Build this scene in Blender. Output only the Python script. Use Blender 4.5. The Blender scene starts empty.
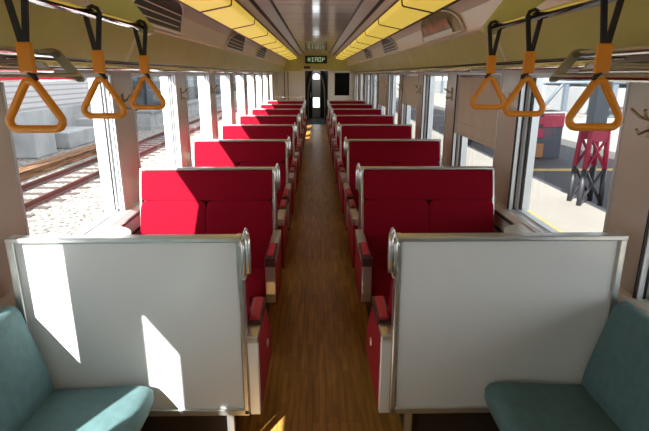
import bpy, bmesh, math, random
from mathutils import Vector, Matrix
random.seed(7)
sc = bpy.context.scene
COL = sc.collection

# ------------------------------------------------------------------ camera, world, sun, exposure
F = 494.0
PITCH = math.atan(141.0 / F)
YAW = math.atan(8.5 / F * math.cos(PITCH))
cam_d = bpy.data.cameras.new('camera')
cam_d.sensor_width = 36.0
cam_d.lens = 36.0 * F / 649.0
cam_d.clip_start = 0.05
cam_d.clip_end = 400
cam = bpy.data.objects.new('camera', cam_d)
COL.objects.link(cam)
cam.location = (-0.01, 0.0, 1.68)
cam.rotation_euler = (math.pi / 2 - PITCH, 0, -YAW)
sc.camera = cam

world = bpy.data.worlds.new('daylight')
sc.world = world
world.use_nodes = True
bg = world.node_tree.nodes['Background']
bg.inputs[0].default_value = (0.96, 0.975, 1.0, 1)
bg.inputs[1].default_value = 2.0

SUN = Vector((1.0, 1.8, -1.42)).normalized()
sd = bpy.data.lights.new('sun', 'SUN')
sd.energy = 16.0
sd.color = (1.0, 0.96, 0.88)
sd.angle = math.radians(0.6)
so = bpy.data.objects.new('sun', sd)
COL.objects.link(so)
so.rotation_euler = SUN.to_track_quat('-Z', 'Y').to_euler()

sc.view_settings.view_transform = 'Standard'
sc.view_settings.look = 'None'
sc.view_settings.gamma = 1.0
sc.view_settings.use_curve_mapping = False
sc.view_settings.exposure = 0.7
sc.cycles.max_bounces = 10
sc.cycles.diffuse_bounces = 6
sc.cycles.glossy_bounces = 4
sc.cycles.transparent_max_bounces = 24
sc.cycles.use_denoising = True
sc.cycles.sample_clamp_indirect = 6.0

# ------------------------------------------------------------------ materials
def mat(name, col, rough=0.5, metal=0.0, var=0.0, scale=8.0, bump=0.0, stretch=(1, 1, 1), col2=None, sheen=0.0, spec=0.5):
    m = bpy.data.materials.new(name)
    m.use_nodes = True
    nt = m.node_tree
    b = nt.nodes['Principled BSDF']
    b.inputs['Base Color'].default_value = (*col, 1)
    b.inputs['Roughness'].default_value = rough
    b.inputs['Metallic'].default_value = metal
    b.inputs['Specular IOR Level'].default_value = spec
    if sheen:
        b.inputs['Sheen Weight'].default_value = sheen
        b.inputs['Sheen Tint'].default_value = (*[min(1, c * 2 + .1) for c in col], 1)
    if var or bump or col2:
        tc = nt.nodes.new('ShaderNodeTexCoord')
        mp = nt.nodes.new('ShaderNodeMapping')
        mp.inputs['Scale'].default_value = stretch
        nz = nt.nodes.new('ShaderNodeTexNoise')
        nz.inputs['Scale'].default_value = scale
        nz.inputs['Detail'].default_value = 6
        nt.links.new(tc.outputs['Object'], mp.inputs[0])
        nt.links.new(mp.outputs[0], nz.inputs['Vector'])
        rp = nt.nodes.new('ShaderNodeValToRGB')
        c2 = col2 or tuple(c * (1 - var) for c in col)
        rp.color_ramp.elements[0].position = 0.35
        rp.color_ramp.elements[0].color = (*c2, 1)
        rp.color_ramp.elements[1].position = 0.65
        rp.color_ramp.elements[1].color = (*col, 1)
        nt.links.new(nz.outputs['Fac'], rp.inputs[0])
        nt.links.new(rp.outputs[0], b.inputs['Base Color'])
        if bump:
            bp = nt.nodes.new('ShaderNodeBump')
            bp.inputs['Strength'].default_value = bump
            bp.inputs['Distance'].default_value = 0.01
            nt.links.new(nz.outputs['Fac'], bp.inputs['Height'])
            nt.links.new(bp.outputs[0], b.inputs['Normal'])
    return m

def glass_mat(name, refl=0.10, tint=(0.93, 0.96, 0.97)):
    m = bpy.data.materials.new(name)
    m.use_nodes = True
    nt = m.node_tree
    nt.nodes.clear()
    out = nt.nodes.new('ShaderNodeOutputMaterial')
    tr = nt.nodes.new('ShaderNodeBsdfTransparent')
    tr.inputs[0].default_value = (*tint, 1)
    gl = nt.nodes.new('ShaderNodeBsdfGlossy')
    gl.inputs['Roughness'].default_value = 0.01
    fr = nt.nodes.new('ShaderNodeLayerWeight')
    fr.inputs[0].default_value = 0.5
    mx = nt.nodes.new('ShaderNodeMixShader')
    pw = nt.nodes.new('ShaderNodeMath'); pw.operation = 'POWER'
    pw.inputs[1].default_value = 5.0
    mu = nt.nodes.new('ShaderNodeMath'); mu.operation = 'MULTIPLY_ADD'
    mu.inputs[1].default_value = 0.26
    mu.inputs[2].default_value = 0.01
    nt.links.new(fr.outputs['Facing'], pw.inputs[0])
    nt.links.new(pw.outputs[0], mu.inputs[0])
    nt.links.new(mu.outputs[0], mx.inputs[0])
    nt.links.new(tr.outputs[0], mx.inputs[1])
    nt.links.new(gl.outputs[0], mx.inputs[2])
    nt.links.new(mx.outputs[0], out.inputs[0])
    return m

def emit_mat(name, col, strength):
    m = bpy.data.materials.new(name)
    m.use_nodes = True
    b = m.node_tree.nodes['Principled BSDF']
    b.inputs['Base Color'].default_value = (*col, 1)
    b.inputs['Emission Color'].default_value = (*col, 1)
    b.inputs['Emission Strength'].default_value = strength
    return m

def floor_mat():
    m = mat('brown_vinyl_floor', (0.62, 0.32, 0.075), 0.33, var=0.45, scale=5, stretch=(9, 0.6, 1), col2=(0.38, 0.195, 0.048), bump=0.03)
    nt = m.node_tree
    b = nt.nodes['Principled BSDF']
    tc = nt.nodes.new('ShaderNodeTexCoord')
    br = nt.nodes.new('ShaderNodeTexBrick')
    mp = nt.nodes.new('ShaderNodeMapping')
    mp.inputs['Rotation'].default_value = (0, 0, math.pi / 2)
    br.inputs['Scale'].default_value = 1.0
    br.inputs['Brick Width'].default_value = 0.30
    br.inputs['Row Height'].default_value = 0.035
    br.inputs['Mortar Size'].default_value = 0.0012
    br.inputs['Color1'].default_value = (1, 1, 1, 1)
    br.inputs['Color2'].default_value = (0.68, 0.66, 0.62, 1)
    br.inputs['Mortar'].default_value = (0.5, 0.45, 0.4, 1)
    nt.links.new(tc.outputs['Object'], mp.inputs[0])
    nt.links.new(mp.outputs[0], br.inputs['Vector'])
    mx = nt.nodes.new('ShaderNodeMixRGB'); mx.blend_type = 'MULTIPLY'
    mx.inputs[0].default_value = 1.0
    src = b.inputs['Base Color'].links[0].from_socket
    nt.links.new(src, mx.inputs[1])
    nt.links.new(br.outputs[0], mx.inputs[2])
    nt.links.new(mx.outputs[0], b.inputs['Base Color'])
    return m

def stripe_mat(name, c1, c2, scale, axis='Z', rough=0.6):
    m = bpy.data.materials.new(name)
    m.use_nodes = True
    nt = m.node_tree
    b = nt.nodes['Principled BSDF']
    b.inputs['Roughness'].default_value = rough
    tc = nt.nodes.new('ShaderNodeTexCoord')
    w = nt.nodes.new('ShaderNodeTexWave')
    w.bands_direction = axis
    w.inputs['Scale'].default_value = scale
    rp = nt.nodes.new('ShaderNodeValToRGB')
    rp.color_ramp.elements[0].position = 0.12
    rp.color_ramp.elements[0].color = (*c2, 1)
    rp.color_ramp.elements[1].position = 0.3
    rp.color_ramp.elements[1].color = (*c1, 1)
    nt.links.new(tc.outputs['Object'], w.inputs[0])
    nt.links.new(w.outputs['Fac'], rp.inputs[0])
    nt.links.new(rp.outputs[0], b.inputs['Base Color'])
    return m

M = {
    'floor': floor_mat(),
    'wall': mat('cream_laminate', (0.60, 0.52, 0.44), 0.22, var=0.06, scale=3),
    'lower': mat('lower_wall_laminate', (0.62, 0.57, 0.56), 0.25, var=0.05, scale=3),
    'bulk': mat('bulkhead_laminate', (0.84, 0.82, 0.80), 0.3, var=0.05, scale=3),
    'ceil': mat('gloss_ceiling_panel', (0.80, 0.72, 0.68), 0.08, var=0.05, scale=3),
    'cove': mat('cove_panel', (0.80, 0.69, 0.56), 0.3, var=0.06, scale=2),
    'olive': mat('olive_cream_paint', (0.60, 0.56, 0.21), 0.33, var=0.08, scale=4),
    'brak': mat('grey_olive_bracket', (0.26, 0.24, 0.17), 0.4),
    'dark': mat('dark_rubber', (0.015, 0.013, 0.012), 0.5),
    'joint': mat('joint_brown', (0.10, 0.07, 0.05), 0.5),
    'alu': mat('satin_aluminium', (0.66, 0.66, 0.65), 0.28, 0.85, var=0.08, scale=20),
    'alup': mat('pale_aluminium_trim', (0.80, 0.80, 0.80), 0.35, 0.35),
    'steel': mat('polished_steel', (0.75, 0.74, 0.73), 0.10, 1.0),
    'sash': mat('window_sash_aluminium', (0.74, 0.77, 0.80), 0.3, 0.35),
    'red': mat('red_moquette', (0.21, 0.0008, 0.011), 0.9, var=0.10, scale=60, bump=0.15, spec=0.12),
    'redp': mat('red_side_panel', (0.36, 0.006, 0.02), 0.5, var=0.1, scale=10),
    'pad': mat('red_armrest_vinyl', (0.42, 0.012, 0.03), 0.45),
    'rim': mat('dark_maroon_rim', (0.05, 0.012, 0.014), 0.4),
    'part': mat('partition_laminate', (0.70, 0.70, 0.70), 0.2, var=0.02, scale=2),
    'teal': mat('teal_moquette', (0.085, 0.16, 0.17), 0.8, var=0.18, scale=25, bump=0.2, sheen=0.3),
    'box': mat('dark_brown_heater_cover', (0.035, 0.022, 0.017), 0.5),
    'orange': mat('orange_plastic', (0.78, 0.27, 0.012), 0.35),
    'black': mat('black_webbing', (0.012, 0.011, 0.016), 0.6),
    'glass': glass_mat('window_glass'),
    'blind': mat('tan_roller_blind', (0.66, 0.53, 0.41), 0.7, var=0.06, scale=6),
    'brass': mat('brass_hook', (0.42, 0.34, 0.2), 0.3, 0.8),
    'table': mat('beige_table_laminate', (0.45, 0.40, 0.33), 0.25),
    'lamp': emit_mat('yellow_lamp_cover', (1.0, 0.74, 0.12), 0.30),
    'lampb': emit_mat('yellow_lamp_face', (1.0, 0.74, 0.12), 0.29),
    'signg': emit_mat('pale_green_sign_text', (0.45, 0.6, 0.35), 0.35),
    'signd': mat('black_sign', (0.01, 0.012, 0.01), 0.3),
    'brownp': mat('brown_plate', (0.12, 0.05, 0.03), 0.5),
    'gang': mat('gangway_bellows', (0.03, 0.032, 0.035), 0.7, var=0.4, scale=20),
    'greyw': mat('grey_vestibule', (0.55, 0.55, 0.55), 0.4),
    'poster': mat('poster_orange', (0.55, 0.20, 0.06), 0.4, col2=(0.25, 0.13, 0.05), scale=9),
    'posterg': mat('poster_olive', (0.30, 0.25, 0.06), 0.4, col2=(0.15, 0.12, 0.05), scale=7),
    'white': mat('white_paper', (0.8, 0.8, 0.8), 0.5),
    'grille': mat('vent_mesh', (0.10, 0.09, 0.09), 0.5, var=0.5, scale=60),
    'ballast': mat('ballast_gravel', (0.34, 0.31, 0.28), 0.9, col2=(0.035, 0.03, 0.028), scale=11, bump=0.6),
    'sleeper': mat('sleeper', (0.06, 0.045, 0.04), 0.9, var=0.3, scale=10),
    'rust': mat('rusty_rail', (0.10, 0.03, 0.022), 0.7, var=0.4, scale=12),
    'rusto': mat('orange_rust_steel', (0.30, 0.14, 0.055), 0.8, col2=(0.06, 0.025, 0.014), scale=3, stretch=(6, 0.4, 6)),
    'conc': mat('concrete', (0.34, 0.345, 0.35), 0.9, var=0.25, scale=1.2),
    'siding': stripe_mat('white_siding', (0.42, 0.40, 0.40), (0.26, 0.23, 0.24), 1.3),
    'bluegl': mat('blue_grey_cladding', (0.035, 0.045, 0.065), 0.5, var=0.4, scale=0.9),
    'darkhill': mat('dark_blue_hall', (0.022, 0.03, 0.045), 0.6, var=0.6, scale=0.8, stretch=(1, 0.3, 2)),
    'plat': mat('pale_platform_paving', (0.18, 0.163, 0.145), 0.9, var=0.08, scale=1.5),
    'asph_shade': mat('shade_darkened_asphalt', (0.018, 0.019, 0.026), 0.9, var=0.15, scale=4),  # canopy shade put into the colour of the paving
    'yellow': mat('yellow_tactile_paving', (0.30, 0.20, 0.04), 0.8, var=0.15, scale=10),
    'pink': mat('magenta_red_paint', (0.28, 0.012, 0.045), 0.5),
    'blackp': mat('black_paint', (0.02, 0.02, 0.025), 0.5),
    'bluesteel': mat('blue_grey_steel', (0.06, 0.075, 0.095), 0.5),
    'orangeb': mat('orange_board', (0.25, 0.10, 0.03), 0.5),
    'greyb': mat('slate_grey_cabinet', (0.035, 0.042, 0.06), 0.5),
    'farw': mat('pale_far_building', (0.2, 0.205, 0.215), 0.8, var=0.15, scale=0.6),
    'umb': mat('yellow_cloth', (0.40, 0.32, 0.03), 0.7),
    'hull': mat('car_body_outer', (0.5, 0.5, 0.48), 0.5),
}

# ------------------------------------------------------------------ mesh helpers
class MB:
    def __init__(s): s.bm = bmesh.new()
    def box(s, x0, x1, y0, y1, z0, z1, bev=0.0, rot=None, piv=None):
        r = bmesh.ops.create_cube(s.bm, size=1.0)
        vs = r['verts']
        mt = Matrix.Translation(((x0 + x1) / 2, (y0 + y1) / 2, (z0 + z1) / 2)) @ Matrix.Diagonal((abs(x1 - x0), abs(y1 - y0), abs(z1 - z0), 1))
        bmesh.ops.transform(s.bm, matrix=mt, verts=vs)
        if bev:
            es = list({e for v in vs for e in v.link_edges})
            rr = bmesh.ops.bevel(s.bm, geom=es, offset=bev, segments=2, profile=0.5, affect='EDGES')
            vs = [v for v in rr['verts']]
            # every vertex of this island
            seen = set(vs); st = list(vs)
            while st:
                v = st.pop()
                for e in v.link_edges:
                    o = e.other_vert(v)
                    if o not in seen: seen.add(o); st.append(o)
            vs = list(seen)
        if rot is not None:
            p = Vector(piv or ((x0 + x1) / 2, (y0 + y1) / 2, (z0 + z1) / 2))
            bmesh.ops.transform(s.bm, matrix=Matrix.Translation(p) @ rot @ Matrix.Translation(-p), verts=vs)
        return s
    def tube(s, pts, r, n=10, closed=False, sx=1.0, sy=1.0):
        pts = [Vector(p) for p in pts]
        rings = []
        N = len(pts)
        up0 = None
        for i, p in enumerate(pts):
            if closed: t = (pts[(i + 1) % N] - pts[i - 1])
            elif i == 0: t = pts[1] - p
            elif i == N - 1: t = p - pts[i - 1]
            else: t = (pts[i + 1] - p).normalized() + (p - pts[i - 1]).normalized()
            t.normalize()
            if up0 is None:
                up0 = Vector((0, 1, 0)) if abs(t.y) < 0.9 else Vector((1, 0, 0))
            a = (up0 - t * up0.dot(t)).normalized()
            up0 = a
            b = t.cross(a)
            rings.append([s.bm.verts.new(p + (a * math.cos(2 * math.pi * k / n) * sx + b * math.sin(2 * math.pi * k / n) * sy) * r) for k in range(n)])
        for i in range(N if closed else N - 1):
            A, B = rings[i], rings[(i + 1) % N]
            for k in range(n):
                f = s.bm.faces.new((A[k], A[(k + 1) % n], B[(k + 1) % n], B[k])); f.smooth = True
        if not closed:
            s.bm.faces.new(rings[0][::-1]); s.bm.faces.new(rings[-1])
        return s
    def prism(s, poly, axis, a, b, bev=0.0):
        # poly: 2-D points; axis 'x' -> (y,z), 'y' -> (x,z), 'z' -> (x,y)
        def P(u, v, w):
            return {'x': (w, u, v), 'y': (u, w, v), 'z': (u, v, w)}[axis]
        A = [s.bm.verts.new(P(u, v, a)) for u, v in poly]
        B = [s.bm.verts.new(P(u, v, b)) for u, v in poly]
        fs = [s.bm.faces.new(A), s.bm.faces.new(B[::-1])]
        n = len(poly)
        for i in range(n):
            fs.append(s.bm.faces.new((A[i], B[i], B[(i + 1) % n], A[(i + 1) % n])))
        bmesh.ops.recalc_face_normals(s.bm, faces=fs)
        if bev:
            es = list({e for f in fs for e in f.edges})
            bmesh.ops.bevel(s.bm, geom=es, offset=bev, segments=2, profile=0.5, affect='EDGES')
        return s
    def grid(s, fn, nu, nv, closed_back=None, smooth=True):
        vs = [[s.bm.verts.new(fn(i / nu, j / nv)) for j in range(nv + 1)] for i in range(nu + 1)]
        for i in range(nu):
            for j in range(nv):
                f = s.bm.faces.new((vs[i][j], vs[i + 1][j], vs[i + 1][j + 1], vs[i][j + 1])); f.smooth = smooth
        return s
    def pillow(s, w, h, d, pw=4.0, n=14, mtx=None):
        """a soft upholstery block: superellipsoid-edged box w (x) h (z) d (y), centred"""
        vs0 = len(s.bm.verts)
        r = bmesh.ops.create_cube(s.bm, size=2.0)
        bmesh.ops.subdivide_edges(s.bm, edges=list({e for v in r['verts'] for e in v.link_edges}), cuts=n, use_grid_fill=True)
        s.bm.verts.ensure_lookup_table()
        vs = s.bm.verts[vs0:]
        for v in vs:
            x, y, z = v.co
            q = (abs(x) ** pw + abs(y) ** pw + abs(z) ** pw) ** (1 / pw)
            v.co = Vector((x / q * w / 2, y / q * d / 2, z / q * h / 2))
            if mtx: v.co = mtx @ v.co
        for f in s.bm.faces: f.smooth = True
        return s
    def build(s, name, m, parent=None):
        me = bpy.data.meshes.new(name)
        bmesh.ops.recalc_face_normals(s.bm, faces=s.bm.faces)
        s.bm.to_mesh(me); s.bm.free()
        me.materials.append(m)
        o = bpy.data.objects.new(name, me)
        COL.objects.link(o)
        if parent: o.parent = parent
        return o

def tag(o, label=None, cat=None, group=None, kind=None):
    if label: o['label'] = label
    if cat: o['category'] = cat
    if group: o['group'] = group
    if kind: o['kind'] = kind
    return o

def thing(name, label, cat, loc=(0, 0, 0), group=None):
    o = bpy.data.objects.new(name, None)
    COL.objects.link(o); o.location = loc
    o.empty_display_size = 0.1
    return tag(o, label, cat, group)

def copy_tree(o, parent=None):
    c = o.copy(); COL.objects.link(c); c.parent = parent
    for ch in list(o.children): copy_tree(ch, c)
    return c

def struct(name, mb, m, parent=None):
    o = mb.build(name, m, parent)
    if not parent: tag(o, kind='structure')
    return o

ORD = ['first', 'second', 'third', 'fourth', 'fifth', 'sixth', 'seventh', 'eighth', 'ninth', 'tenth']
SIDE = {-1: 'left', 1: 'right'}
Y0, Y1 = -1.6, 17.5          # ends of the saloon
PIT = 1.475                   # seat and window pitch
WI, WO = 1.30, 1.36           # wall planes

# ------------------------------------------------------------------ floor, ceiling, walls
struct('floor', MB().box(-WO, WO, Y0, Y1, -0.08, 0.0), M['floor'])

# centre ceiling strip with joints
b = MB()
b.box(-0.43, 0.43, Y0, Y1, 2.376, 2.42)
ceil = struct('ceiling', b, M['ceil'])
b = MB()
y = Y0 + 0.5
while y < Y1:
    b.box(-0.43, 0.43, y - 0.003, y + 0.003, 2.3745, 2.377); y += PIT / 2
for x in (-0.16, 0.16):
    b.box(x - 0.002, x + 0.002, Y0, Y1, 2.3745, 2.377)
struct('joint_line', b, M['joint'], ceil)
# roof shell
pts = [(-1.36, 1.68), (-1.36, 2.12), (-1.22, 2.32), (-0.9, 2.48), (0, 2.56), (0.9, 2.48), (1.22, 2.32), (1.36, 2.12), (1.36, 1.68),
       (1.33, 1.68), (1.33, 2.10), (1.20, 2.29), (0.89, 2.45), (0, 2.53), (-0.89, 2.45), (-1.20, 2.29), (-1.33, 2.10), (-1.33, 1.68)]
struct('ceiling_roof', MB().prism(pts, 'y', Y0, Y1), M['hull'])

tn = 0
def trim(mb, m, nm='trim'):
    global tn
    tn += 1
    return struct(f'trim_{tn}', mb, m)

for s in (-1, 1):
    # cove from lamp to fascia
    P = lambda a: [(s * x, z) for x, z in a]
    b = MB().prism(P([(0.88, 2.20), (0.94, 2.165), (1.00, 2.09), (1.045, 1.965), (1.065, 1.965), (1.02, 2.10), (0.95, 2.185), (0.89, 2.22)]), 'y', Y0, Y1)
    o = b.build('ceiling_cove', M['cove']); tag(o, kind='structure')
    # slot and white trim beside the lamps
    b = MB().prism(P([(0.43, 2.376), (0.45, 2.358), (0.46, 2.40), (0.43, 2.40)]), 'y', Y0, Y1)
    trim(b, M['dark'])
    b = MB().prism(P([(0.452, 2.358), (0.556, 2.312), (0.56, 2.33), (0.462, 2.38)]), 'y', Y0, Y1)
    trim(b, M['alup'])
    b = MB().prism(P([(0.557, 2.310), (0.585, 2.296), (0.60, 2.31), (0.56, 2.34)]), 'y', Y0, Y1)
    trim(b, M['dark'])
    b = MB().prism(P([(0.59, 2.295), (0.640, 2.256), (0.655, 2.266), (0.61, 2.31)]), 'y', Y0, Y1)
    trim(b, M['cove'])
    # fascia
    b = MB().prism(P([(1.045, 1.965), (1.16, 1.755), (1.18, 1.765), (1.065, 1.975)]), 'y', Y0, Y1)
    fas = trim(b, M['olive'])
    b = MB()
    for k in range(-1, 12):
        yy = 6.1 + (k - 2) * 2.95
        if Y0 < yy < Y1:
            b.prism(P([(1.040, 1.967), (1.155, 1.755), (1.16, 1.756), (1.046, 1.968)]), 'y', yy - 0.02, yy + 0.02)
    b.prism(P([(1.035, 1.955), (1.045, 1.945), (1.055, 1.965), (1.045, 1.975)]), 'y', Y0, Y1)
    b.build('seam_strip', M['cove'], fas)
    # soffit behind the rack, between fascia and wall
    b = MB().box(s * 1.16, s * 1.31, Y0, Y1, 1.755, 1.775)
    trim(b, M['dark'])

# side walls with window openings
TOP, SILL = 1.68, 0.795
def openings(s):
    o = []
    if s < 0:
        o += [(-1.0, 0.227), (0.40, 0.81), (1.13, 1.525)]  # unseen narrow openings, shaped so sun patches land on the left partition
    else:
        o += [(-0.82, 0.28), (0.65, 1.83)]
    o += [(2.12 + PIT * i, 3.22 + PIT * i) for i in range(8)] + ([(15.95, 17.2)] if s > 0 else [])  # last right opening added to bring daylight onto the far bulkhead
    return o
DOOR_Y = (14.3, 15.5)
wn = 0
for s in (-1, 1):
    sd_ = SIDE[s]
    ops = openings(s)
    b = MB()
    def wx(x0, x1, *a): b.box(s * x0, s * x1, *a)
    wx(WI, WO, Y0, DOOR_Y[0], -0.05, SILL)
    wx(WI, WO, DOOR_Y[1], Y1, -0.05, SILL)
    wx(WI, WO, Y0, Y1, TOP, 1.80)
    prev = Y0
    for a, c in sorted(ops + [DOOR_Y]):
        wx(WI, WO, prev, a, SILL, TOP)
        prev = c
    wx(WI, WO, prev, Y1, SILL, TOP)
    w = struct(f'wall_{sd_}', b, M['wall'])
    # lower wall lining standing proud, with ledge and dark trim line
    b = MB()
    b.box(s * 1.24, s * 1.30, Y0, DOOR_Y[0], 0.0, 0.77)
    b.prism([(s * 1.24, 0.77), (s * 1.30, 0.77), (s * 1.30, 0.80), (s * 1.27, 0.797)], 'y', Y0, DOOR_Y[0])
    lw = b.build(f'wall_{sd_}_lower', M['lower']); tag(lw, kind='structure')
    b = MB().box(s * 1.228, s * 1.242, 1.86, DOOR_Y[0], 0.755, 0.772)
    b.box(s * 1.228, s * 1.242, 1.86, DOOR_Y[0], 0.655, 0.668)
    b.build('dark_edge_strip', M['rim'], lw)
    b = MB().box(s * 1.11, s * 1.24, 1.86, DOOR_Y[0] - 0.4, 0.02, 0.22, 0.01)
    b.build('heater_duct', M['box'], lw)
    # windows
    for i, (a, c) in enumerate(ops):
        wn += 1
        f = MB()
        X0, X1 = s * 1.295, s * 1.43
        # outer surround: jambs, head, sill
        near = a + (0.0)
        f.box(s * 1.36, s * 1.43, a - 0.02, a - 0.002, SILL - 0.02, TOP) if False else None
        f.box(X0, X1, c - 0.006, c + 0.02, SILL, TOP)              # far jamb
        f.box(s * 1.295, s * 1.36, a - 0.01, a + 0.006, SILL, TOP)          # near jamb
        f.box(X0, s * 1.40, a, c, SILL - 0.02, SILL + 0.006)        # sill
        f.box(s * 1.295, s * 1.36, a, c, TOP - 0.004, TOP + 0.01)
        win = f.build(f'window_{wn}', M['sash']); tag(win, kind='structure')
        g = MB()
        fw = 0.035 if s > 0 else 0.018
        if c - a > 0.6:
            g.box(s * 1.335, s * 1.357, c - 0.006 - fw, c - 0.006, SILL + 0.006, TOP - 0.004)
            g.box(s * 1.335, s * 1.357, a + 0.006, a + 0.02, SILL + 0.006, TOP - 0.004)
            g.box(s * 1.335, s * 1.357, a + 0.006, c - 0.006, SILL + 0.006, SILL + 0.016)
            g.box(s * 1.335, s * 1.357, a + 0.006, c - 0.006, TOP - 0.02, TOP - 0.004)
            sash = g.build('sash', M['sash'], win)
            h = MB()
            if s > 0:
                h.box(s * 1.345, s * 1.360, c - 0.062, c - 0.041, SILL + 0.016, TOP - 0.02)
                h.box(s * 1.285, s * 1.297, c + 0.0, c + 0.008, SILL, TOP)
                h.box(s * 1.318, s * 1.327, c - 0.012, c - 0.0055, SILL, TOP)
            else:
                h.box(s * 1.345, s * 1.352, c - 0.032, c - 0.024, SILL + 0.016, TOP - 0.02)
                h.box(s * 1.306, s * 1.310, c - 0.010, c - 0.0055, SILL, TOP)
            h.build('rubber_seal', M['dark'], win)
            MB().box(s * 1.344, s * 1.348, a + 0.02, c - 0.04, SILL + 0.016, TOP - 0.02).build('window_glass', M['glass'], win)
        else:
            if i == 1: MB().box(s * 1.335, s * 1.355, 0.678, 0.698, SILL, TOP).build('shadow_bar', M['sash'], win)  # unseen bar added to cast a thin shadow line on the partition
            MB().box(s * 1.344, s * 1.348, a + 0.006, c - 0.006, SILL + 0.006, TOP - 0.004).build('window_glass', M['glass'], win)
    # side door at the far end
    d = MB()
    ya, yb = DOOR_Y
    d.box(s * 1.33, s * 1.36, ya, yb, 0.0, 0.85)
    d.box(s * 1.33, s * 1.36, ya, ya + 0.2, 0.85, TOP)
    d.box(s * 1.33, s * 1.36, yb - 0.2, yb, 0.85, TOP)
    d.box(s * 1.33, s * 1.36, ya + 0.56, ya + 0.64, 0.85, TOP)
    dr = d.build('door_1' if s < 0 else 'door_2', M['sash']); tag(dr, kind='structure')
    MB().box(s * 1.34, s * 1.345, ya + 0.2, yb - 0.2, 0.85, TOP).build('door_glass', M['glass'], dr)

# back wall behind the camera
struct('wall_back', MB().box(-WO, WO, Y0 - 0.06, Y0, -0.05, 2.5), M['bulk'])

# far bulkhead with doorway and a window
b = MB()
b.box(-1.36, -0.385, Y1, Y1 + 0.06, -0.05, 2.5)
b.box(0.40, 0.60, Y1, Y1 + 0.06, -0.05, 2.5)
b.box(1.16, 1.36, Y1, Y1 + 0.06, -0.05, 2.5)
b.box(0.60, 1.16, Y1, Y1 + 0.06, -0.05, 0.98)
b.box(0.60, 1.16, Y1, Y1 + 0.06, 1.74, 2.5)
b.box(-0.385, 0.40, Y1, Y1 + 0.06, 1.80, 2.5)
wf = struct('wall_far', b, M['bulk'])
b = MB()
b.box(-0.42, -0.385, Y1 - 0.02, Y1, 0, 1.83); b.box(0.40, 0.46, Y1 - 0.02, Y1, 0, 1.83)
b.box(-0.42, 0.46, Y1 - 0.02, Y1, 1.80, 1.84)
trim(b, M['alup'])
b = MB()
b.box(-1.24, -0.46, Y1 - 0.012, Y1, 1.80, 2.37); b.box(0.48, 1.24, Y1 - 0.012, Y1, 1.80, 2.37); b.box(-0.46, 0.48, Y1 - 0.012, Y1, 1.85, 2.37)
b.build('upper_panel', M['olive'], wf)
b = MB()
for x in (-1.10, -0.98):
    b.box(x, x + 0.025, Y1 - 0.015, Y1, 0.0, 1.79)
b.build('panel_seam', M['joint'], wf)
wn += 1
b = MB()
b.box(0.59, 0.625, Y1 - 0.02, Y1, 0.96, 1.76); b.box(1.135, 1.17, Y1 - 0.02, Y1, 0.96, 1.76)
b.box(0.59, 1.17, Y1 - 0.02, Y1, 0.95, 0.985); b.box(0.59, 1.17, Y1 - 0.02, Y1, 1.735, 1.765)
bw = b.build(f'window_{wn}', M['alup']); tag(bw, kind='structure')
MB().box(0.60, 1.16, Y1 + 0.02, Y1 + 0.025, 0.98, 1.74).build('window_glass', M['glass'], bw)
# dark cab room behind that window and the gangway corridor behind the doorway
b = MB()
b.box(0.50, 1.36, Y1 + 1.2, Y1 + 1.26, -0.05, 2.4); b.box(1.33, 1.36, Y1 + 0.06, Y1 + 1.2, -0.05, 2.4); b.box(0.44, 0.50, Y1 + 0.06, Y1 + 1.26, -0.05, 2.4)
b.box(-0.50, -0.44, Y1 + 0.06, Y1 + 3.0, -0.05, 2.4)
b.box(0.44, 0.50, Y1 + 1.26, Y1 + 3.0, -0.05, 2.4)
b.box(-0.50, 1.36, Y1 + 0.06, Y1 + 3.0, 2.3, 2.4)
b.box(-0.50, 1.36, Y1 + 0.06, Y1 + 3.0, -0.08, -0.0)
tag(b.build('wall_gangway', M['gang']), kind='structure')
# bellows hoops in the gangway
gt = thing('gangway_bellows', 'dark gangway bellows with pale curved hoop seen through the far doorway', 'gangway', (0, Y1 + 1.0, 0))
hoop = [(-0.30, 0, 0.02), (-0.31, 0, 0.6), (-0.30, 0, 1.1), (-0.24, 0, 1.45), (-0.15, 0, 1.68), (0, 0, 1.76), (0.15, 0, 1.68), (0.24, 0, 1.45), (0.30, 0, 1.1), (0.31, 0, 0.6), (0.30, 0, 0.02)]
MB().tube(hoop, 0.028, 8).build('hoop', M['greyw'], gt)
b = MB()
for k in range(5):
    b.tube([(x * 1.2, -0.3 + k * 0.15, z * 1.05 + 0.05) for x, _, z in hoop], 0.05, 8)
b.build('rubber_fold', M['gang'], gt)
# door of next car
vl = thing('gangway_fill', 'added unseen fill light inside the gangway beyond the far doorway', 'lamp', (0, Y1 + 1.9, 2.26))  # unseen light added to brighten the dark gangway
MB().tube([(0, 0, 0.04), (0, 0, -0.02)], 0.07, 14).build('fill_base', M['alup'], vl)
ld = bpy.data.lights.new('gangway_fill_light', 'POINT'); ld.energy = 7; ld.color = (1, 0.95, 0.85); ld.shadow_soft_size = 0.06
lo = bpy.data.objects.new('gangway_fill_light', ld); COL.objects.link(lo); lo.parent = vl; lo.location = (0, 0, -0.10)
nd = MB()
YD = Y1 + 2.6
nd.box(-0.13, 0.13, YD, YD + 0.04, 0, 0.42); nd.box(-0.13, 0.13, YD, YD + 0.04, 0.80, 1.50); nd.box(-0.13, 0.13, YD, YD + 0.04, 1.74, 1.86)
nd.box(-0.16, -0.13, YD, YD + 0.04, 0, 1.86); nd.box(0.13, 0.16, YD, YD + 0.04, 0, 1.86)
dn = nd.build('door_3', M['greyw']); tag(dn, kind='structure')
b = MB(); b.box(-0.44, -0.16, YD, YD + 0.04, 0, 2.3); b.box(0.16, 0.44, YD, YD + 0.04, 0, 2.3); b.box(-0.16, 0.16, YD, YD + 0.04, 1.86, 2.3)
b.build('door_surround', M['gang'], dn)
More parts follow.
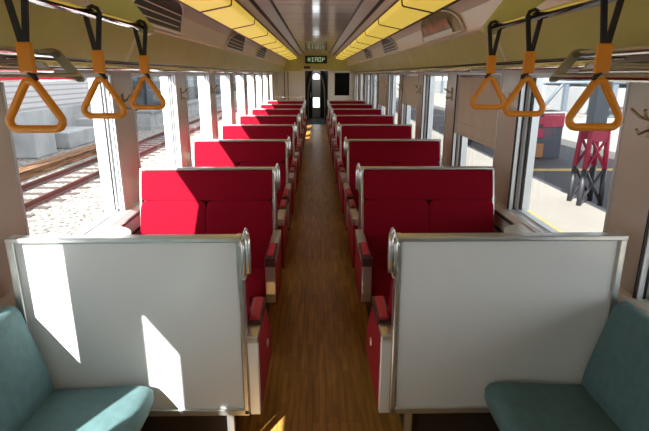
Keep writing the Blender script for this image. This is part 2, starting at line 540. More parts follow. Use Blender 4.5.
MB().box(-0.13, 0.13, YD + 0.015, YD + 0.02, 0.42, 1.74).build('door_glass', M['glass'], dn)
MB().box(-0.24, -0.20, YD - 0.04, YD, 0.8, 1.0, 0.005).build('door_handle', M['alu'], dn)
b = MB().box(-0.6, 0.6, YD + 0.3, YD + 0.9, -0.3, 0.35)
tag(b.build('wall_next', M['brownp']), kind='structure')

# sign over the door
st = thing('destination_sign', 'small black sign with pale green lettering above the far doorway', 'sign', (0, Y1 - 0.03, 2.165))
MB().box(-0.375, 0.365, -0.02, 0.028, -0.125, 0.125, 0.008).build('sign_case', M['signd'], st)
b = MB()
def gl(x, segs):
    for (u0, v0, u1, v1) in segs:
        dx, dz = (u1 - u0), (v1 - v0)
        if abs(dx) > abs(dz): b.box(x + u0, x + u1, -0.025, -0.019, v0 - 0.009, v0 + 0.009)
        else: b.box(x + u0 - 0.009, x + u0 + 0.009, -0.025, -0.019, min(v0, v1), max(v0, v1))
gl(-0.24, [(-.03, -.07, -.03, .07), (.03, -.07, .03, .07), (-.03, .0, .03, .0)])
gl(-0.12, [(0, -.07, 0, .07), (-.04, .05, .04, .05), (-.035, -.06, .035, -.06)])
gl(0.0, [(-.035, -.07, -.035, .06), (.035, -.07, .035, .06), (-.035, .065, .035, .065), (-.035, 0, .035, 0)])
gl(0.12, [(-.035, -.07, -.035, .06), (.035, -.07, .035, .06), (-.035, .065, .035, .065), (-.035, -.065, .035, -.065)])
gl(0.24, [(-.03, -.07, -.03, .07), (0.03, .0, .03, .07), (-.03, .0, .03, .0)])
b.build('lettering', M['signg'], st)
tag(MB().box(-0.42, -0.21, Y1 - 0.03, Y1 - 0.012, 1.87, 1.955, 0.004).build('name_plate', M['brownp']), 'small brown plate fixed above the left of the far doorway', 'plate')

# ------------------------------------------------------------------ lamps
LY = [4.1 + PIT * k for k in range(-4, 9)]
def lamp(s):
    t = thing('ceiling_lamp', '', 'lamp', (0, 0, 0), f'yellow lamp covers along the {SIDE[s]} ceiling')
    L = PIT - 0.03
    P = lambda a: [(s * x, z) for x, z in a]
    MB().prism(P([(0.660, 2.195), (0.672, 2.188), (0.90, 2.142), (0.905, 2.16), (0.70, 2.26), (0.652, 2.250)]), 'y', 0.015, L + 0.015).build('lamp_cover', M['lampb'], t)
    b = MB()
    b.prism(P([(0.655, 2.193), (0.670, 2.182), (0.905, 2.135), (0.915, 2.165), (0.70, 2.27), (0.647, 2.255)]), 'y', -0.02, 0.02)
    b.build('end_band', M['joint'], t)
    b = MB()
    b.prism(P([(0.895, 2.140), (0.915, 2.135), (0.925, 2.165), (0.905, 2.172)]), 'y', 0, PIT)
    b.prism(P([(0.640, 2.248), (0.653, 2.244), (0.653, 2.262), (0.640, 2.262)]), 'y', 0, PIT)
    b.build('edge_rail', M['joint'], t)
    return t
for s in (-1, 1):
    p = lamp(s)
    for i, yy in enumerate(LY):
        o = p if i == 0 else copy_tree(p)
        o.location = (0, yy, 0)
        if i < 4:
            o['label'] = f'yellow ceiling lamp cover on the {SIDE[s]}, {["overhead behind the camera", "overhead beside the camera", "overhead above the bench", "overhead nearest the partition top"][i]}'
        else:
            o['label'] = f'yellow ceiling lamp cover, {ORD[i - 4]} from the front in the {SIDE[s]} ceiling row'

# vents / posters in the coves
def cove_vent(s, y0, y1, label, kind):
    # local frame: u along -slope, placed on the cove plane between (1.00,2.09) and (1.045,1.965)
    t = thing('ceiling_vent' if kind == 'vent' else 'advert_panel', label, 'vent' if kind == 'vent' else 'poster', (s * 1.035, (y0 + y1) / 2, 1.975), None)
    up = (Vector((0.945, 0, 2.16)) - Vector((1.035, 0, 1.975))).normalized()
    L = (y1 - y0) / 2; Hh = 0.19
    def pt(v, u, off):     # v along y (-1..1), u 0..1 up the cove (curved profile)
        x = 1.038 - 0.03 * u - 0.075 * u * u - off
        z = 1.985 + 0.19 * u - 0.012 * u * u - off * 0.6
        return (s * x - s * 1.035, v * L, z - 1.975)
    n = 16
    # frame: an arch outline
    def rim(v):  # height of the arch at v
        return (1 - abs(v) ** 3.0) ** 0.5
    pts = [pt(-1 + 2 * i / 24, max(0.02, rim(-1 + 2 * i / 24)), 0.012) for i in range(25)]
    pts += [pt(1 - 2 * i / 24, 0.0, 0.012) for i in range(1, 24)]
    MB().tube(pts, 0.009, 6, closed=True).build('frame', M['alup'] if kind == 'vent' else M['cove'], t)
    b = MB()
    b.grid(lambda i, j: pt(-1 + 2 * i, j * rim(-1 + 2 * i), 0.012), 24, 6)
    b.build('grille' if kind == 'vent' else 'panel', M['grille'] if kind == 'vent' else M['posterg'], t)
    if kind == 'poster':
        MB().grid(lambda i, j: pt(-0.55 + 1.3 * i, 0.28 + 0.36 * j, 0.022), 8, 3).build('picture', M['poster'], t)
        MB().grid(lambda i, j: pt(-0.6 + 1.5 * i, 0.02 + 0.2 * j, 0.022), 8, 2).build('caption_strip', M['white'], t)
    else:
        b = MB()
        for k in range(1, 4):
            b.tube([pt(-0.85 + 1.7 * i / 10, k * 0.2, 0.018) for i in range(11)], 0.004, 5)
        b.build('louvre', M['alup'], t)
cove_vent(-1, 2.85, 3.95, 'dark louvred vent in the left cove above the strap rail end', 'vent')
cove_vent(-1, 5.9, 7.2, 'dark arched vent in the left cove, second from the front', 'vent')
cove_vent(-1, 8.8, 10.2, 'dark arched vent in the left cove, farthest one', 'vent')
cove_vent(1, 3.65, 5.0, 'arched cove advert with orange picture beside right lamps', 'poster')
cove_vent(1, 6.6, 7.8, 'arched vent in the right cove just past the orange advert', 'vent')
cove_vent(1, 9.4, 10.6, 'arched vent in the right cove, farthest one', 'vent')

# ------------------------------------------------------------------ luggage racks
def near_rack(s):
    t = thing('luggage_rack', f'short steel tube luggage rack over the teal bench, {SIDE[s]} side', 'luggage rack', (0, 0, 0), None)
    for nm, x, z, r in (('front_tube', 0.905, 1.672, 0.014), ('upper_tube', 0.975, 1.752, 0.013), ('shelf_tube', 1.06, 1.705, 0.008), ('shelf_tube', 1.13, 1.715, 0.008), ('shelf_tube', 1.0, 1.695, 0.008)):
        MB().tube([(s * x, Y0, z), (s * x, 1.95, z)], r, 10).build(nm, M['steel'], t)
    for yy in (-0.6, 1.95):
        b = MB().prism([(s * x, z) for x, z in ((0.885, 1.662), (0.892, 1.652), (0.912, 1.652), (0.93, 1.662), (1.000, 1.755), (1.19, 1.745), (1.19, 1.758), (0.99, 1.775), (0.965, 1.768))], 'y', yy, yy + 0.014, 0.003)
        b.build('bracket', M['brak'], t)
near_rack(-1); near_rack(1)
def far_rack(s):
    t = thing('luggage_rack', '', 'luggage rack', (0, 0, 0), f'slim racks above the {SIDE[s]} windows')
    L = PIT
    for x, z, r in ((1.05, 1.712, 0.011), (1.10, 1.722, 0.007), (1.15, 1.732, 0.007), (1.20, 1.74, 0.007)):
        MB().tube([(s * x, 0.0, z), (s * x, L - 0.01, z)], r, 8).build('rack_tube', M['steel'], t)
    MB().prism([(s * x, z) for x, z in ((1.035, 1.70), (1.06, 1.695), (1.31, 1.715), (1.31, 1.735), (1.06, 1.725))], 'y', -0.008, 0.008).build('bracket', M['alu'], t)
    return t
for s in (-1, 1):
    p = far_rack(s)
    for i in range(9):
        o = p if i == 0 else copy_tree(p)
        o.location = (0, 2.0 + PIT * i, 0)
        o['label'] = f'slim steel rack section, {ORD[i]} from the partition above the {SIDE[s]} windows'

# ------------------------------------------------------------------ strap rails and straps
for s in (-1, 1):
    t = thing('strap_rail', f'polished handrail carrying orange hanging straps on the {SIDE[s]}', 'handrail', (s * 0.66, 0, 1.85))
    MB().tube([(0, Y0 + 0.02, 0), (0, 2.02, 0)], 0.0135, 14).build('rail_tube', M['steel'], t)
    MB().tube([(0, 1.99, 0), (0, 2.045, 0)], 0.024, 14).build('end_cap', M['olive'], t)
    for yy in (2.03, 0.3):
        b = MB().prism([(s * x, z) for x, z in ((-0.02, -0.005), (-0.01, 0.025), (0.20, 0.30), (0.33, 0.30), (0.36, 0.20), (0.03, -0.02), (0.0, -0.025))], 'y', yy, yy + 0.016, 0.004)
        b.build('bracket', M['olive'], t)

def strap():
    t = thing('hanging_strap', '', 'hanging strap', (0, 0, 0), None)
    # black webbing loop round the rail, V down to the sleeve
    b = MB()
    def band(p, q, w=0.016, th=0.003):
        p, q = Vector(p), Vector(q)
        d = (q - p).normalized(); side = Vector((0, 1, 0)).cross(d).normalized()
        vs = []
        for pt_ in (p, q):
            for a_, c_ in ((-1, -1), (1, -1), (1, 1), (-1, 1)):
                vs.append(b.bm.verts.new(pt_ + Vector((0, 1, 0)) * a_ * th / 2 * 1 + side * c_ * w / 2))
        for f in ((0, 1, 2, 3), (7, 6, 5, 4), (0, 4, 5, 1), (1, 5, 6, 2), (2, 6, 7, 3), (3, 7, 4, 0)):
            b.bm.faces.new([vs[k] for k in f])
    band((-0.022, 0.0, 0.0), (-0.005, 0.0, -0.103), 0.014, 0.006)
    band((0.019, -0.0, 0.004), (0.004, 0.0, -0.103), 0.014, 0.006)
    b.tube([(-0.022, 0, -0.002), (-0.017, 0, 0.014), (0, 0, 0.0215), (0.015, 0, 0.015), (0.020, 0, 0.002)], 0.006, 8)
    b.tube([(-0.006, 0, -0.158), (0.010, 0, -0.172), (0.015, 0, -0.184)], 0.0065, 6)
    b.build('webbing', M['black'], t)
    b = MB().box(-0.018, 0.018, -0.007, 0.007, -0.168, -0.100, 0.005)
    b.build('sleeve', M['orange'], t)
    R = []
    cs = [(0.0, -0.199, 0.015), (0.042, -0.274, 0.0185), (-0.042, -0.274, 0.0185)]
    ang = [(152, 28), (28, -90), (-90, -208)]
    for (cx, cz, r), (a0, a1) in zip(cs, ang):
        for k in range(7):
            a = math.radians(a0 + (a1 - a0) * k / 6)
            R.append((cx + r * math.cos(a), 0, cz + r * math.sin(a)))
    MB().tube(R, 0.0095, 10, closed=True, sx=1.0, sy=1.0).build('grip', M['orange'], t)
    return t
sp = None
names = ['nearest the camera and largest', 'middle one of three', 'smallest, at the rail end']
for s, ys in ((-1, (1.174, 1.557, 1.965)), (1, (1.198, 1.615, 1.965))):
    for k, yy in enumerate(ys):
        if sp is None: o = sp = strap()
        else: o = copy_tree(sp)
        o.location = (s * 0.66, yy, 1.85)
        o.scale = (1.0, 1, 1.0) if s < 0 else (-1.0, 1, 1)
        o['label'] = f'orange triangular hanging strap on the {SIDE[s]} rail, {names[k]}'
        o['group'] = 'orange hanging straps'

# ------------------------------------------------------------------ seats
XI, XOUT = 0.288, 1.185     # aisle and wall edges of a seat

def armrest(t, s, front, back, z=0.665):
    """armrest between y=front (cushion end) and y=back; front strip, end block, pad, metal rear plate, red side panel"""
    d = 1 if back > front else -1
    xa, xb = s * 0.248, s * 0.302
    # red side panel (aisle face)
    poly = [(front + d * 0.005, 0.40), (front + d * 0.005, z - 0.05), (back, z - 0.03), (back, 0.30), (front + d * 0.12, 0.33)]
    MB().prism(poly, 'x', s * 0.253, s * 0.270, 0.003).build('side_panel', M['redp'], t)
    a = MB()
    # curved front strip
    pr = [(front - d * 0.012, z - 0.05), (front - d * 0.022, z - 0.14), (front - d * 0.018, z - 0.22), (front, z - 0.28), (front + d * 0.02, z - 0.28), (front + d * 0.01, z - 0.2), (front + d * 0.008, z - 0.05)]
    a.prism(pr, 'x', xa, xb, 0.002)
    ar = MB().prism([(front, z - 0.055), (back, z - 0.055), (back, z - 0.005), (front + d * 0.24, z - 0.005), (front + d * 0.22, z - 0.02), (front, z - 0.02)], 'x', xa, xb, 0.004).build('armrest', M['alu'], t)
    a.build('front_strip', M['alu'], ar)
    MB().box(xa - s * 0.003, xb + s * 0.003, front - d * 0.026, front + d * 0.012, z - 0.052, z + 0.002, 0.006).build('end_block', M['rim'], ar)
    MB().box(xa, xb, front + d * 0.01, front + d * 0.245, z - 0.03, z + 0.003, 0.004).build('pad_rim', M['rim'], ar)
    MB().box(xa + s * 0.010, xb - s * 0.010, front + d * 0.02, front + d * 0.225, z - 0.01, z + 0.014, 0.007).build('arm_pad', M['pad'], ar)
    return ar

def grab_handle(t, s, y, zt=1.115, x=XI):
    b = MB()
    xo = s * (x - 0.008)
    b.prism([(s * (x + 0.014), 1.045), (s * (x - 0.002), 1.075), (s * (x - 0.012), zt - 0.004), (s * (x - 0.020), zt - 0.002), (s * (x - 0.030), 1.085), (s * (x - 0.032), 1.02), (s * (x - 0.012), 1.02)], 'y', y - 0.022, y + 0.010, 0.004)
    b.prism([(s * (x + 0.014), 0.935), (s * (x + 0.006), 0.905), (s * (x - 0.012), 0.908), (s * (x - 0.022), 0.94), (s * (x - 0.022), 0.97), (s * (x + 0.004), 0.97)], 'y', y - 0.022, y + 0.010, 0.004)
    b.tube([(s * (x - 0.022), y - 0.022, 1.095), (s * (x - 0.026), y - 0.030, 1.06), (s * (x - 0.027), y - 0.032, 1.00), (s * (x - 0.024), y - 0.028, 0.94)], 0.0105, 10)
    b.tube([(s * (x - 0.006), y - 0.018, 1.075), (s * (x - 0.007), y - 0.028, 1.05), (s * (x - 0.007), y - 0.030, 1.00), (s * (x - 0.005), y - 0.022, 0.925)], 0.0095, 10)
    return b.build('grab_handle', M['alu'], t)

def backrest(t, s, ytop, lean, d):
    """upholstered back. top at y=ytop; d=-1 faces the camera, +1 faces away; leans out towards the cushion going down"""
    xm = (XI + 0.018 + XOUT - 0.014) / 2
    W = (XOUT - 0.014) - (XI + 0.018)
    ang = math.atan(lean / 0.6)
    def M4(xc, zc, yoff):
        h = 1.06 - zc
        yy = ytop + d * (h * math.tan(ang) + yoff)
        R = Matrix.Rotation(d * ang * -1 * -1 if False else (ang if d < 0 else -ang) * -1, 4, 'X')
        return Matrix.Translation((s * xc, yy, zc)) @ R
    # flat upper panel
    MB().pillow(W, 0.20, 0.05, 16, 16, M4(xm, 0.965, 0.004)).build('headrest', M['red'], t)
    for k in (-1, 1):
        MB().pillow(W / 2 + 0.003, 0.48, 0.072, 12, 18, M4(xm + k * W / 4, 0.640, 0.006)).build('back_cushion', M['red'], t)

def seat_half(t, s, d, ytop):
    """d=-1 facing the camera: cushion towards -y"""
    backrest(t, s, ytop, 0.17, d)
    xm = (XI + 0.03 + XOUT) / 2; W = XOUT - XI - 0.03
    yc = ytop + d * 0.40
    MB().pillow(W, 0.14, 0.50, 7, 12, Matrix.Translation((s * xm, yc, 0.385))).build('seat_cushion', M['red'], t)
    front, back = ytop + d * 0.64, ytop + d * 0.10
    armrest(t, s, front, back, 0.685)
    b = MB().box(s * 0.33, s * 1.16, yc - 0.2, yc + 0.2, 0.285, 0.33, 0.004)
    b.build('cushion_frame', M['box'], t)

def double_seat(s):
    t = thing('box_seat', '', 'train seat', (0, 0, 0), f'red back-to-back seats on the {SIDE[s]} of the aisle')
    # aluminium A-shaped end frames and top bar; y=0 is the camera-side top edge
    f = MB()
    for xa, xb in ((XI, XI + 0.017), (XOUT - 0.014, XOUT)):
        pr = [(-0.004, 1.08), (-0.012, 1.07), (-0.20, 0.30), (-0.17, 0.30), (0.010, 1.045), (0.028, 1.045), (0.205, 0.30), (0.235, 0.30), (0.050, 1.07), (0.042, 1.08)]
        f.prism(pr, 'x', s * xa, s * xb, 0.002)
    f.box(s * XI, s * XOUT, -0.006, 0.046, 1.064, 1.081, 0.005)
    f.build('seat_frame', M['alu'], t)
    MB().prism([(-0.15, 0.30), (-0.002, 1.060), (0.042, 1.060), (0.19, 0.30)], 'x', s * (XI + 0.016), s * (XOUT - 0.013)).build('back_shell', M['redp'], t)
    seat_half(t, s, -1, -0.0)
    seat_half(t, s, 1, 0.04)
    grab_handle(t, s, 0.0)
    MB().box(s * 0.36, s * 1.12, -0.42, 0.49, 0.0, 0.29, 0.01).build('pedestal', M['box'], t)
    return t

def partition(s):
    t = thing('box_seat', f'white partition backing a red seat, nearest on the {SIDE[s]} beside the teal bench', 'train seat', (0, 0, 0), None)
    y0 = 1.80
    MB().box(s * (XI + 0.02), s * (XOUT - 0.0), y0 + 0.006, y0 + 0.03, 0.30, 1.06).build('white_panel', M['part'], t)
    f = MB()
    f.box(s * (XI + 0.010), s * (XI + 0.034), y0 - 0.006, y0 + 0.05, 0.285, 1.082, 0.005)
    f.box(s * (XOUT - 0.018), s * (XOUT + 0.012), y0 - 0.006, y0 + 0.05, 0.285, 1.082, 0.005)
    f.box(s * (XI + 0.010), s * (XOUT + 0.012), y0 - 0.008, y0 + 0.045, 1.060, 1.081, 0.005)
    f.box(s * (XI + 0.010), s * (XOUT + 0.012), y0 - 0.006, y0 + 0.05, 0.282, 0.312, 0.005)
    f.build('panel_frame', M['alu'], t)
    MB().prism([(y0 + 0.035, 0.30), (y0 + 0.035, 1.055), (y0 + 0.05, 1.055), (y0 + 0.20, 0.30)], 'x', s * (XI + 0.03), s * (XOUT - 0.022)).build('back_shell', M['redp'], t)
    backrest(t, s, y0 + 0.045, 0.17, 1)
    xm = (XI + 0.03 + XOUT) / 2; W = XOUT - XI - 0.03
    MB().pillow(W, 0.14, 0.50, 7, 12, Matrix.Translation((s * xm, y0 + 0.46, 0.385))).build('seat_cushion', M['red'], t)
    # arm end plate towards the camera, side panel, arm
    MB().prism([(s * 0.252, 0.283), (s * 0.297, 0.283), (s * 0.297, 0.64), (s * 0.252, 0.64)], 'y', y0, y0 + 0.03, 0.004).build('end_plate', M['alup'], t)
    MB().prism([(y0 + 0.03, 0.283), (y0 + 0.03, 0.64), (y0 + 0.33, 0.62), (y0 + 0.50, 0.44), (y0 + 0.54, 0.27)], 'x', s * 0.250, s * 0.266, 0.003).build('side_panel', M['redp'], t)
    ar = MB().box(s * 0.252, s * 0.312, y0 + 0.0, y0 + 0.33, 0.62, 0.655, 0.004).build('armrest', M['alu'], t)
    MB().box(s * 0.250, s * 0.312, y0 + 0.10, y0 + 0.35, 0.63, 0.668, 0.005).build('pad_rim', M['rim'], ar)
    MB().box(s * 0.260, s * 0.302, y0 + 0.115, y0 + 0.33, 0.655, 0.680, 0.007).build('arm_pad', M['pad'], ar)
    MB().box(s * 0.244, s * 0.252, y0 + 0.30, y0 + 0.33, 0.43, 0.46, 0.003).build('side_fitting', M['alup'], ar)
    grab_handle(t, s, y0 + 0.015, x=XI + 0.012)
    MB().box(s * 0.41, s * 1.15, y0 + 0.06, y0 + 0.56, 0.0, 0.29, 0.008).build('pedestal', M['box'], t)
    for x in (0.37, ):
        MB().box(s * x, s * (x + 0.03), y0 + 0.01, y0 + 0.04, 0.0, 0.285, 0.003).build('leg', M['alu'], t)
    return t

NS = 7
for s in (-1, 1):
    partition(s)
    p = double_seat(s)
    for i in range(NS):
        o = p if i == 0 else copy_tree(p)
        o.location = (0, 1.79 + PIT * (i + 1), 0)
        o['label'] = f'red back-to-back seat, {ORD[i]} behind the white partition, {SIDE[s]} of the aisle'
# far end rail on the left
t = thing('end_rail', 'thin horizontal steel rail beyond the last left red seat', 'rail', (0, 14.0, 0))
MB().tube([(-1.22, 0, 1.08), (-0.36, 0, 1.08)], 0.012, 8).build('rail_tube', M['steel'], t)
MB().tube([(-0.36, 0, 0.0), (-0.36, 0, 1.08)], 0.014, 8).build('post', M['steel'], t)

# window tables
def table(s):
    t = thing('window_table', '', 'table', (0, 0, 0), f'small window tables on the {SIDE[s]}')
    pts = [(s * 1.238, -0.20), (s * 1.238, 0.20)] + [(s * (1.238 - 0.17 * math.sin(math.pi * k / 14)), 0.20 * math.cos(math.pi * k / 14)) for k in range(1, 14)]
    MB().prism(pts, 'z', 0.785, 0.805, 0.003).build('table_top', M['table'], t)
    MB().prism([(s * 1.238, 0.785), (s * 1.238, 0.66), (s * 1.15, 0.785)], 'y', -0.015, 0.015).build('bracket', M['alu'], t)
    return t
for s in (-1, 1):
    p = table(s)
    for i in range(8):
        o = p if i == 0 else copy_tree(p)
        o.location = (0, 2.66 + PIT * i, 0)
        o['label'] = f'small half-round window table in the {ORD[i]} seat bay on the {SIDE[s]}'

# coat hooks on pillars
def hook(s):
    t = thing('coat_hook', '', 'hook', (0, 0, 0), f'coat hooks on the {SIDE[s]} window pillars')
    MB().box(s * 1.288, s * 1.30, -0.012, 0.012, -0.06, 0.06, 0.003).build('back_plate', M['brass'], t)
    b = MB()
    for k in (-1, 1):
        b.tube([(s * 1.288, 0, 0.01), (s * 1.26, k * 0.02, 0.02), (s * 1.235, k * 0.045, 0.05)], 0.006, 8)
    b.tube([(s * 1.288, 0, -0.03), (s * 1.255, 0, -0.045), (s * 1.24, 0, -0.025)], 0.006, 8)
    b.build('prong', M['brass'], t)
    return t
for s in (-1, 1):
    p = hook(s)
    for i in range(8):
        o = p if i == 0 else copy_tree(p)
        o.location = (0, 1.93 + PIT * i, 1.50)
        o['label'] = f'double coat hook on the {ORD[i]} {SIDE[s]} window pillar from the front'

# roller blind half down in the second right window; its hem lower at the near end
t = thing('roller_blind', 'tan roller blind pulled halfway down in the second right window', 'blind')
ya, yb = 2.12 + PIT + 0.012, 3.22 + PIT - 0.012
b = MB()
b.box(1.312, 1.316, ya, yb, 1.17, 1.66)
b.build('blind_cloth', M['blind'], t)
MB().box(1.306, 1.324, ya, yb, 1.145, 1.172, 0.005).build('hem_bar', M['blind'], t)
MB().box(1.305, 1.313, ya, yb, 1.235, 1.262, 0.003).build('pull_strip', M['blind'], t)
MB().tube([(1.318, ya, 1.664), (1.318, yb, 1.664)], 0.012, 10).build('roller', M['alu'], t)
# third and fourth right windows: grey-blue blinds drawn partly in the distance
for k, (zb, lab) in enumerate(((1.28, 'pale roller blind a third down in the fourth right window'), (1.10, 'pale roller blind half down in the sixth right window'))):
    t = thing('roller_blind', lab, 'blind')
    i = 3 if k == 0 else 5
    ya, yb = 2.12 + PIT * i + 0.012, 3.22 + PIT * i - 0.012
    MB().box(1.312, 1.316, ya, yb, zb, 1.66).build('blind_cloth', M['blind'], t)
    MB().box(1.306, 1.324, ya, yb, zb - 0.02, zb, 0.004).build('hem_bar', M['blind'], t)

# ------------------------------------------------------------------ teal benches
def bench(s):
    t = thing('bench_seat', f'teal upholstered long bench along the {SIDE[s]} wall in the foreground', 'bench', (0, 0, 0))
    ye, yn = 1.775, -1.2
    # cushion profile in x (distance from the wall), extruded along y with rounded end
    def prof(c, r, n=5):
        return c
    prof_c = []
    top = [(1.12, 0.440), (0.95, 0.447), (0.80, 0.459), (0.735, 0.460), (0.700, 0.452), (0.682, 0.430), (0.682, 0.390), (0.700, 0.345), (0.72, 0.325), (1.12, 0.325)]
    b = MB()
    rings = []
    ys = [(yn, 1.0)] + [(ye - 0.03, 1.0), (ye - 0.014, 0.992), (ye - 0.005, 0.975), (ye, 0.95)]
    for yy, sc_ in ys:
        cx, cz = 0.93, 0.385
        rings.append([b.bm.verts.new((s * (cx + (x - cx) * sc_), yy, cz + (z - cz) * (sc_ if sc_ == 1 else 1 - (1 - sc_) * 3))) for x, z in top])
    for A, B in zip(rings, rings[1:]):
        for k in range(len(top)):
            f = b.bm.faces.new((A[k], A[(k + 1) % len(top)], B[(k + 1) % len(top)], B[k])); f.smooth = True
    b.bm.faces.new(rings[0]); b.bm.faces.new(rings[-1][::-1])
    b.build('seat_cushion', M['teal'], t)
    back = [(1.235, 0.80), (1.215, 0.822), (1.185, 0.818), (1.168, 0.79), (1.15, 0.72), (1.12, 0.60), (1.095, 0.50), (1.085, 0.42), (1.235, 0.42)]
    b = MB(); rings = []
    for yy, sc_ in ys:
        cx, cz = 1.18, 0.62
        rings.append([b.bm.verts.new((s * (cx + (x - cx) * sc_), yy, cz + (z - cz) * sc_)) for x, z in back])
    for A, B in zip(rings, rings[1:]):
        for k in range(len(back)):
            f = b.bm.faces.new((A[k], A[(k + 1) % len(back)], B[(k + 1) % len(back)], B[k])); f.smooth = True
    b.bm.faces.new(rings[0]); b.bm.faces.new(rings[-1][::-1])
    b.build('backrest', M['teal'], t)
    MB().box(s * 0.80, s * 1.235, yn, ye - 0.02, 0.0, 0.325, 0.004).build('heater_box', M['box'], t)
bench(-1); bench(1)

# ------------------------------------------------------------------ outside, left: railway yard
ZG = -1.2
tag(MB().box(-60, -1.8, -30, 90, ZG - 0.2, ZG).build('floor_ballast', M['ballast']), kind='structure')
def rail(x, label, m='rust', grp='rails of the neighbouring track'):
    o = MB().prism([(x - 0.06, ZG + 0.02), (x + 0.06, ZG + 0.02), (x + 0.012, ZG + 0.05), (x + 0.03, ZG + 0.12), (x + 0.03, ZG + 0.16), (x - 0.03, ZG + 0.16), (x - 0.03, ZG + 0.12), (x - 0.012, ZG + 0.05)], 'y', -20, 60)
    o = o.build('rail', M[m]); tag(o, label, 'rail', grp)
rail(-6.43, 'rusty red steel rail of the neighbouring track nearer the train')
rail(-7.55, 'rusty rail of the neighbouring track farther from the train')
rail(-3.1, 'rail nearest to the train, partly under the window line')
rail(-4.2, 'second rail from the train among pale ballast')
sl = MB().box(-8.0, -6.0, -0.11, 0.11, ZG - 0.05, ZG + 0.018, 0.01).build('sleeper', M['sleeper'])
for i in range(36):
    o = sl if i == 0 else sl.copy()
    if i: COL.objects.link(o)
    o.location = (0, 4 + i * 0.68, 0)
    tag(o, 'dark wooden sleeper under the neighbouring track', 'sleeper', 'sleepers of the neighbouring track')
for k, (x, z, lab) in enumerate(((-8.35, 0, 'front girder of the stacked orange rusty steel beside the track'), (-8.55, 0.0, 'middle girder of the stacked orange rusty steel'), (-8.75, 0.0, 'rear girder of the stacked orange rusty steel'))):
    b = MB().box(x - 0.08, x + 0.08, 3, 21, ZG, ZG + 0.05, 0.005)
    b.box(x - 0.02, x + 0.02, 3, 21, ZG + 0.05, ZG + 0.2); b.box(x - 0.07, x + 0.07, 3, 21, ZG + 0.2, ZG + 0.24, 0.005)
    tag(b.build('girder', M['rusto']), lab, 'girder', 'rusty girders stacked beside the track')
# concrete retaining wall and blocks
b = MB().box(-12.5, -12.1, 4, 30, ZG, 0.2, 0.02)
tag(b.build('retaining_wall', M['conc']), 'low concrete retaining wall below the white siding building', 'wall')
for y0_, y1_, z1, lab in ((17.6, 19.0, -0.15, 'tall pale concrete block in front of the retaining wall'), (20.0, 22.5, -0.55, 'lower grey concrete block right of the tall one'), (23.5, 25.5, -0.3, 'small concrete block farthest along the yard')):
    tag(MB().box(-11.2, -9.9, y0_, y1_, ZG, z1, 0.04).build('concrete_block', M['conc']), lab, 'concrete block', 'concrete blocks beside the yard')
# building: white siding hall with a dark blue glazed corner
bt = thing('yard_building', 'white horizontal-sided building with dark blue glazing across the tracks', 'building', (0, 0, 0))
MB().box(-18, -12.6, 20.5, 34, ZG, 7).build('siding_wall', M['siding'], bt)
MB().box(-18, -12.4, 8, 20.4, 0.25, 7).build('glazed_wall', M['bluegl'], bt)
b = MB()
for yy in (12, 15.2, 17.2, 18.9): b.box(-12.4, -12.3, yy, yy + 0.12, 0.25, 7)
b.build('mullion', M['farw'], bt)
MB().box(-18, -12.35, 8, 20.4, ZG + 1.4, 0.3).build('plinth', M['conc'], bt)
# neighbouring platform wall and dark hall further on
tp = thing('yard_platform', 'long grey platform edge wall with pale coping beyond the tracks', 'platform', (0, 0, 0))
MB().box(-9.6, -8.9, 27, 80, ZG, -0.35).build('platform_wall', M['conc'], tp)
MB().box(-9.7, -8.8, 27, 80, -0.35, -0.2, 0.02).build('coping', M['farw'], tp)
th = thing('train_shed', 'long dark blue train shed seen through the farther left windows', 'building', (0, 0, 0))
MB().box(-16, -11.6, 35, 110, ZG, 9).build('shed_wall', M['darkhill'], th)
b = MB()
for zz in (0.6, 1.2, 1.9): b.box(-11.6, -11.5, 35, 110, zz, zz + 0.08)
b.build('wall_rail', M['bluesteel'], th)

# ------------------------------------------------------------------ outside, right: station platform
ZP = -0.3
tag(MB().box(1.62, 4.3, -20, 60, ZG, ZP).build('floor_platform', M['plat']), kind='structure')
tag(MB().box(4.3, 7.2, -20, 60, ZG, ZP - 0.0).build('floor_shade_asphalt', M['asph_shade']), kind='structure')  # strip coloured darker to carry the shade under the canopy
tag(MB().box(7.2, 60, -20, 90, ZG, ZP - 0.02).build('floor_concourse', M['plat']), kind='structure')
tag(MB().box(1.42, 1.62, -20, 60, ZG, ZP - 0.01).build('trim_platform_edge', M['conc']), kind='structure')
tag(MB().box(2.98, 3.2, -20, 60, ZP, ZP + 0.008).build('trim_tactile_strip', M['yellow']), kind='structure')
tag(MB().box(4.3, 7.2, 10.3, 10.55, ZP, ZP + 0.008).build('trim_yellow_line', M['yellow']), kind='structure')
# canopy
ct = thing('platform_canopy', 'flat canopy roof over the right-hand platform', 'canopy', (0, 0, 0))
MB().box(1.9, 5.4, -14, 34, 3.25, 3.35).build('canopy_roof', M['bluesteel'], ct)
b = MB()
for yy in range(-14, 33, 3): b.box(1.9, 5.4, yy, yy + 0.1, 3.1, 3.25)
b.build('rafter', M['bluesteel'], ct)
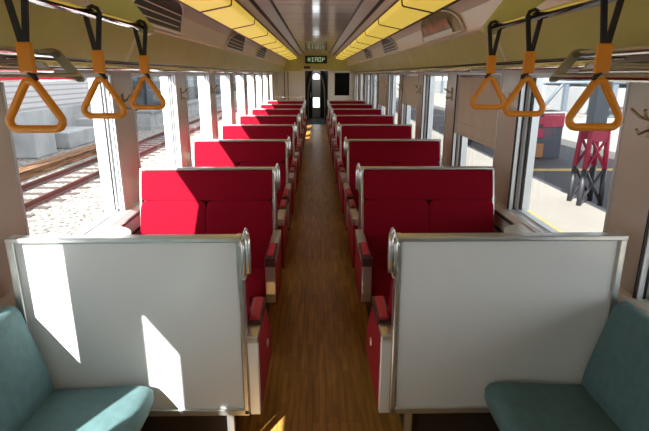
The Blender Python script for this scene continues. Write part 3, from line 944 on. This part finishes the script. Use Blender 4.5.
# lattice column: red and black lower legs, blue-grey shaft
def lattice(y, label, x=4.28):
    t = thing('platform_column', label, 'column', (x, y, ZP), 'red and black lattice columns on the platform')
    zs = 0.58
    for sx in (-0.17, 0.17):
        for sy in (-0.15, 0.15):
            MB().tube([(sx, sy, 0), (sx * 0.9, sy, zs)], 0.045, 4).build('leg', M['blackp'], t)
            MB().tube([(sx * 0.9, sy, zs), (sx * 0.72, sy * 0.9, 1.25)], 0.045, 4).build('upper_leg', M['pink'], t)
    b = MB(); r = MB()
    for sy in (-0.15, 0.15):
        b.tube([(-0.16, sy, 0.05), (0.15, sy, zs)], 0.025, 4); b.tube([(0.16, sy, 0.05), (-0.15, sy, zs)], 0.025, 4)
        r.tube([(-0.15, sy, zs), (0.12, sy, 1.05)], 0.025, 4); r.tube([(0.15, sy, zs), (-0.12, sy, 1.05)], 0.025, 4)
        r.box(-0.14, 0.14, sy - 0.02, sy + 0.02, 1.0, 1.25)
    b.build('black_lattice', M['blackp'], t); r.build('red_lattice', M['pink'], t)
    MB().box(-0.11, 0.11, -0.1, 0.1, 1.25, 3.4, 0.01).build('shaft', M['bluesteel'], t)
lattice(7.6, 'red and black lattice column foot outside the near right window')
lattice(14.6, 'farther red and black lattice column on the platform', 4.28)
# kiosk / locker cabinet
kt = thing('platform_cabinet', 'red-topped slate cabinet with orange front board on the platform', 'cabinet', (5.55, 12.0, ZP))
MB().box(-0.42, 0.42, 0.0, 0.6, 0.0, 1.12, 0.01).build('cabinet_body', M['greyb'], kt)
MB().box(-0.10, 0.43, -0.02, 0.58, 0.75, 1.08, 0.01).build('red_top_panel', M['pink'], kt)
MB().box(-0.40, 0.44, -0.02, 0.6, 1.08, 1.12, 0.01).build('white_lid', M['white'], kt)
MB().box(-0.40, -0.02, -0.05, -0.02, 0.02, 0.36, 0.01).build('orange_board', M['orangeb'], kt)
MB().box(-0.44, -0.06, -0.05, -0.02, 0.50, 0.72, 0.01).build('pink_notice', M['pink'], kt)
MB().box(-0.44, -0.06, -0.05, -0.02, 0.82, 1.0, 0.01).build('pink_notice', M['pink'], kt)
# yellow-topped bench things outside the second right window
gt2 = thing('goods_cart', 'low white cart under a bright yellow sheet beyond the blind', 'cart', (5.3, 15.5, ZP))
MB().box(-0.8, 0.8, -0.5, 0.5, 0.12, 0.5, 0.02).build('cart_body', M['white'], gt2)
MB().prism([(-0.8, 0.5), (0.8, 0.5), (0.3, 0.85), (-0.3, 0.85)], 'y', -0.5, 0.5, 0.02).build('yellow_sheet', M['umb'], gt2)
for sx in (-0.6, 0.6):
    for sy in (-0.45, 0.45):
        MB().tube([(sx, sy - 0.04, 0.1), (sx, sy + 0.04, 0.1)], 0.1, 12).build('wheel', M['blackp'], gt2)
# far station buildings
fb = thing('station_building', 'pale station building with blue-grey posts beyond the right platform', 'building', (0, 0, 0))
MB().box(14, 30, 24, 60, ZP, 1.0).build('pale_wall', M['farw'], fb)
MB().box(14, 30, 24, 60, 3.0, 4.5).build('eaves', M['bluesteel'], fb)
b = MB()
for yy in range(24, 60, 4): b.box(13.8, 14.0, yy, yy + 0.3, ZP, 4.0)
for xx in range(14, 30, 2): b.box(xx, xx + 0.25, 23.8, 24.0, ZP, 3.2)
b.build('post', M['bluesteel'], fb)
b = MB()
b.tube([(9.5, 22, ZP), (12.0, 22, 3.0)], 0.07, 6); b.tube([(9, 22, 1.35), (16, 22, 1.35)], 0.09, 6); b.tube([(9, 22, 1.7), (16, 22, 1.7)], 0.06, 6); b.tube([(8.5, 22, ZP), (8.5, 22, 3.0)], 0.1, 6)
tag(b.build('pipe_frame', M['bluesteel']), 'blue-grey pipe framework with diagonal brace beyond the cabinet', 'framework')
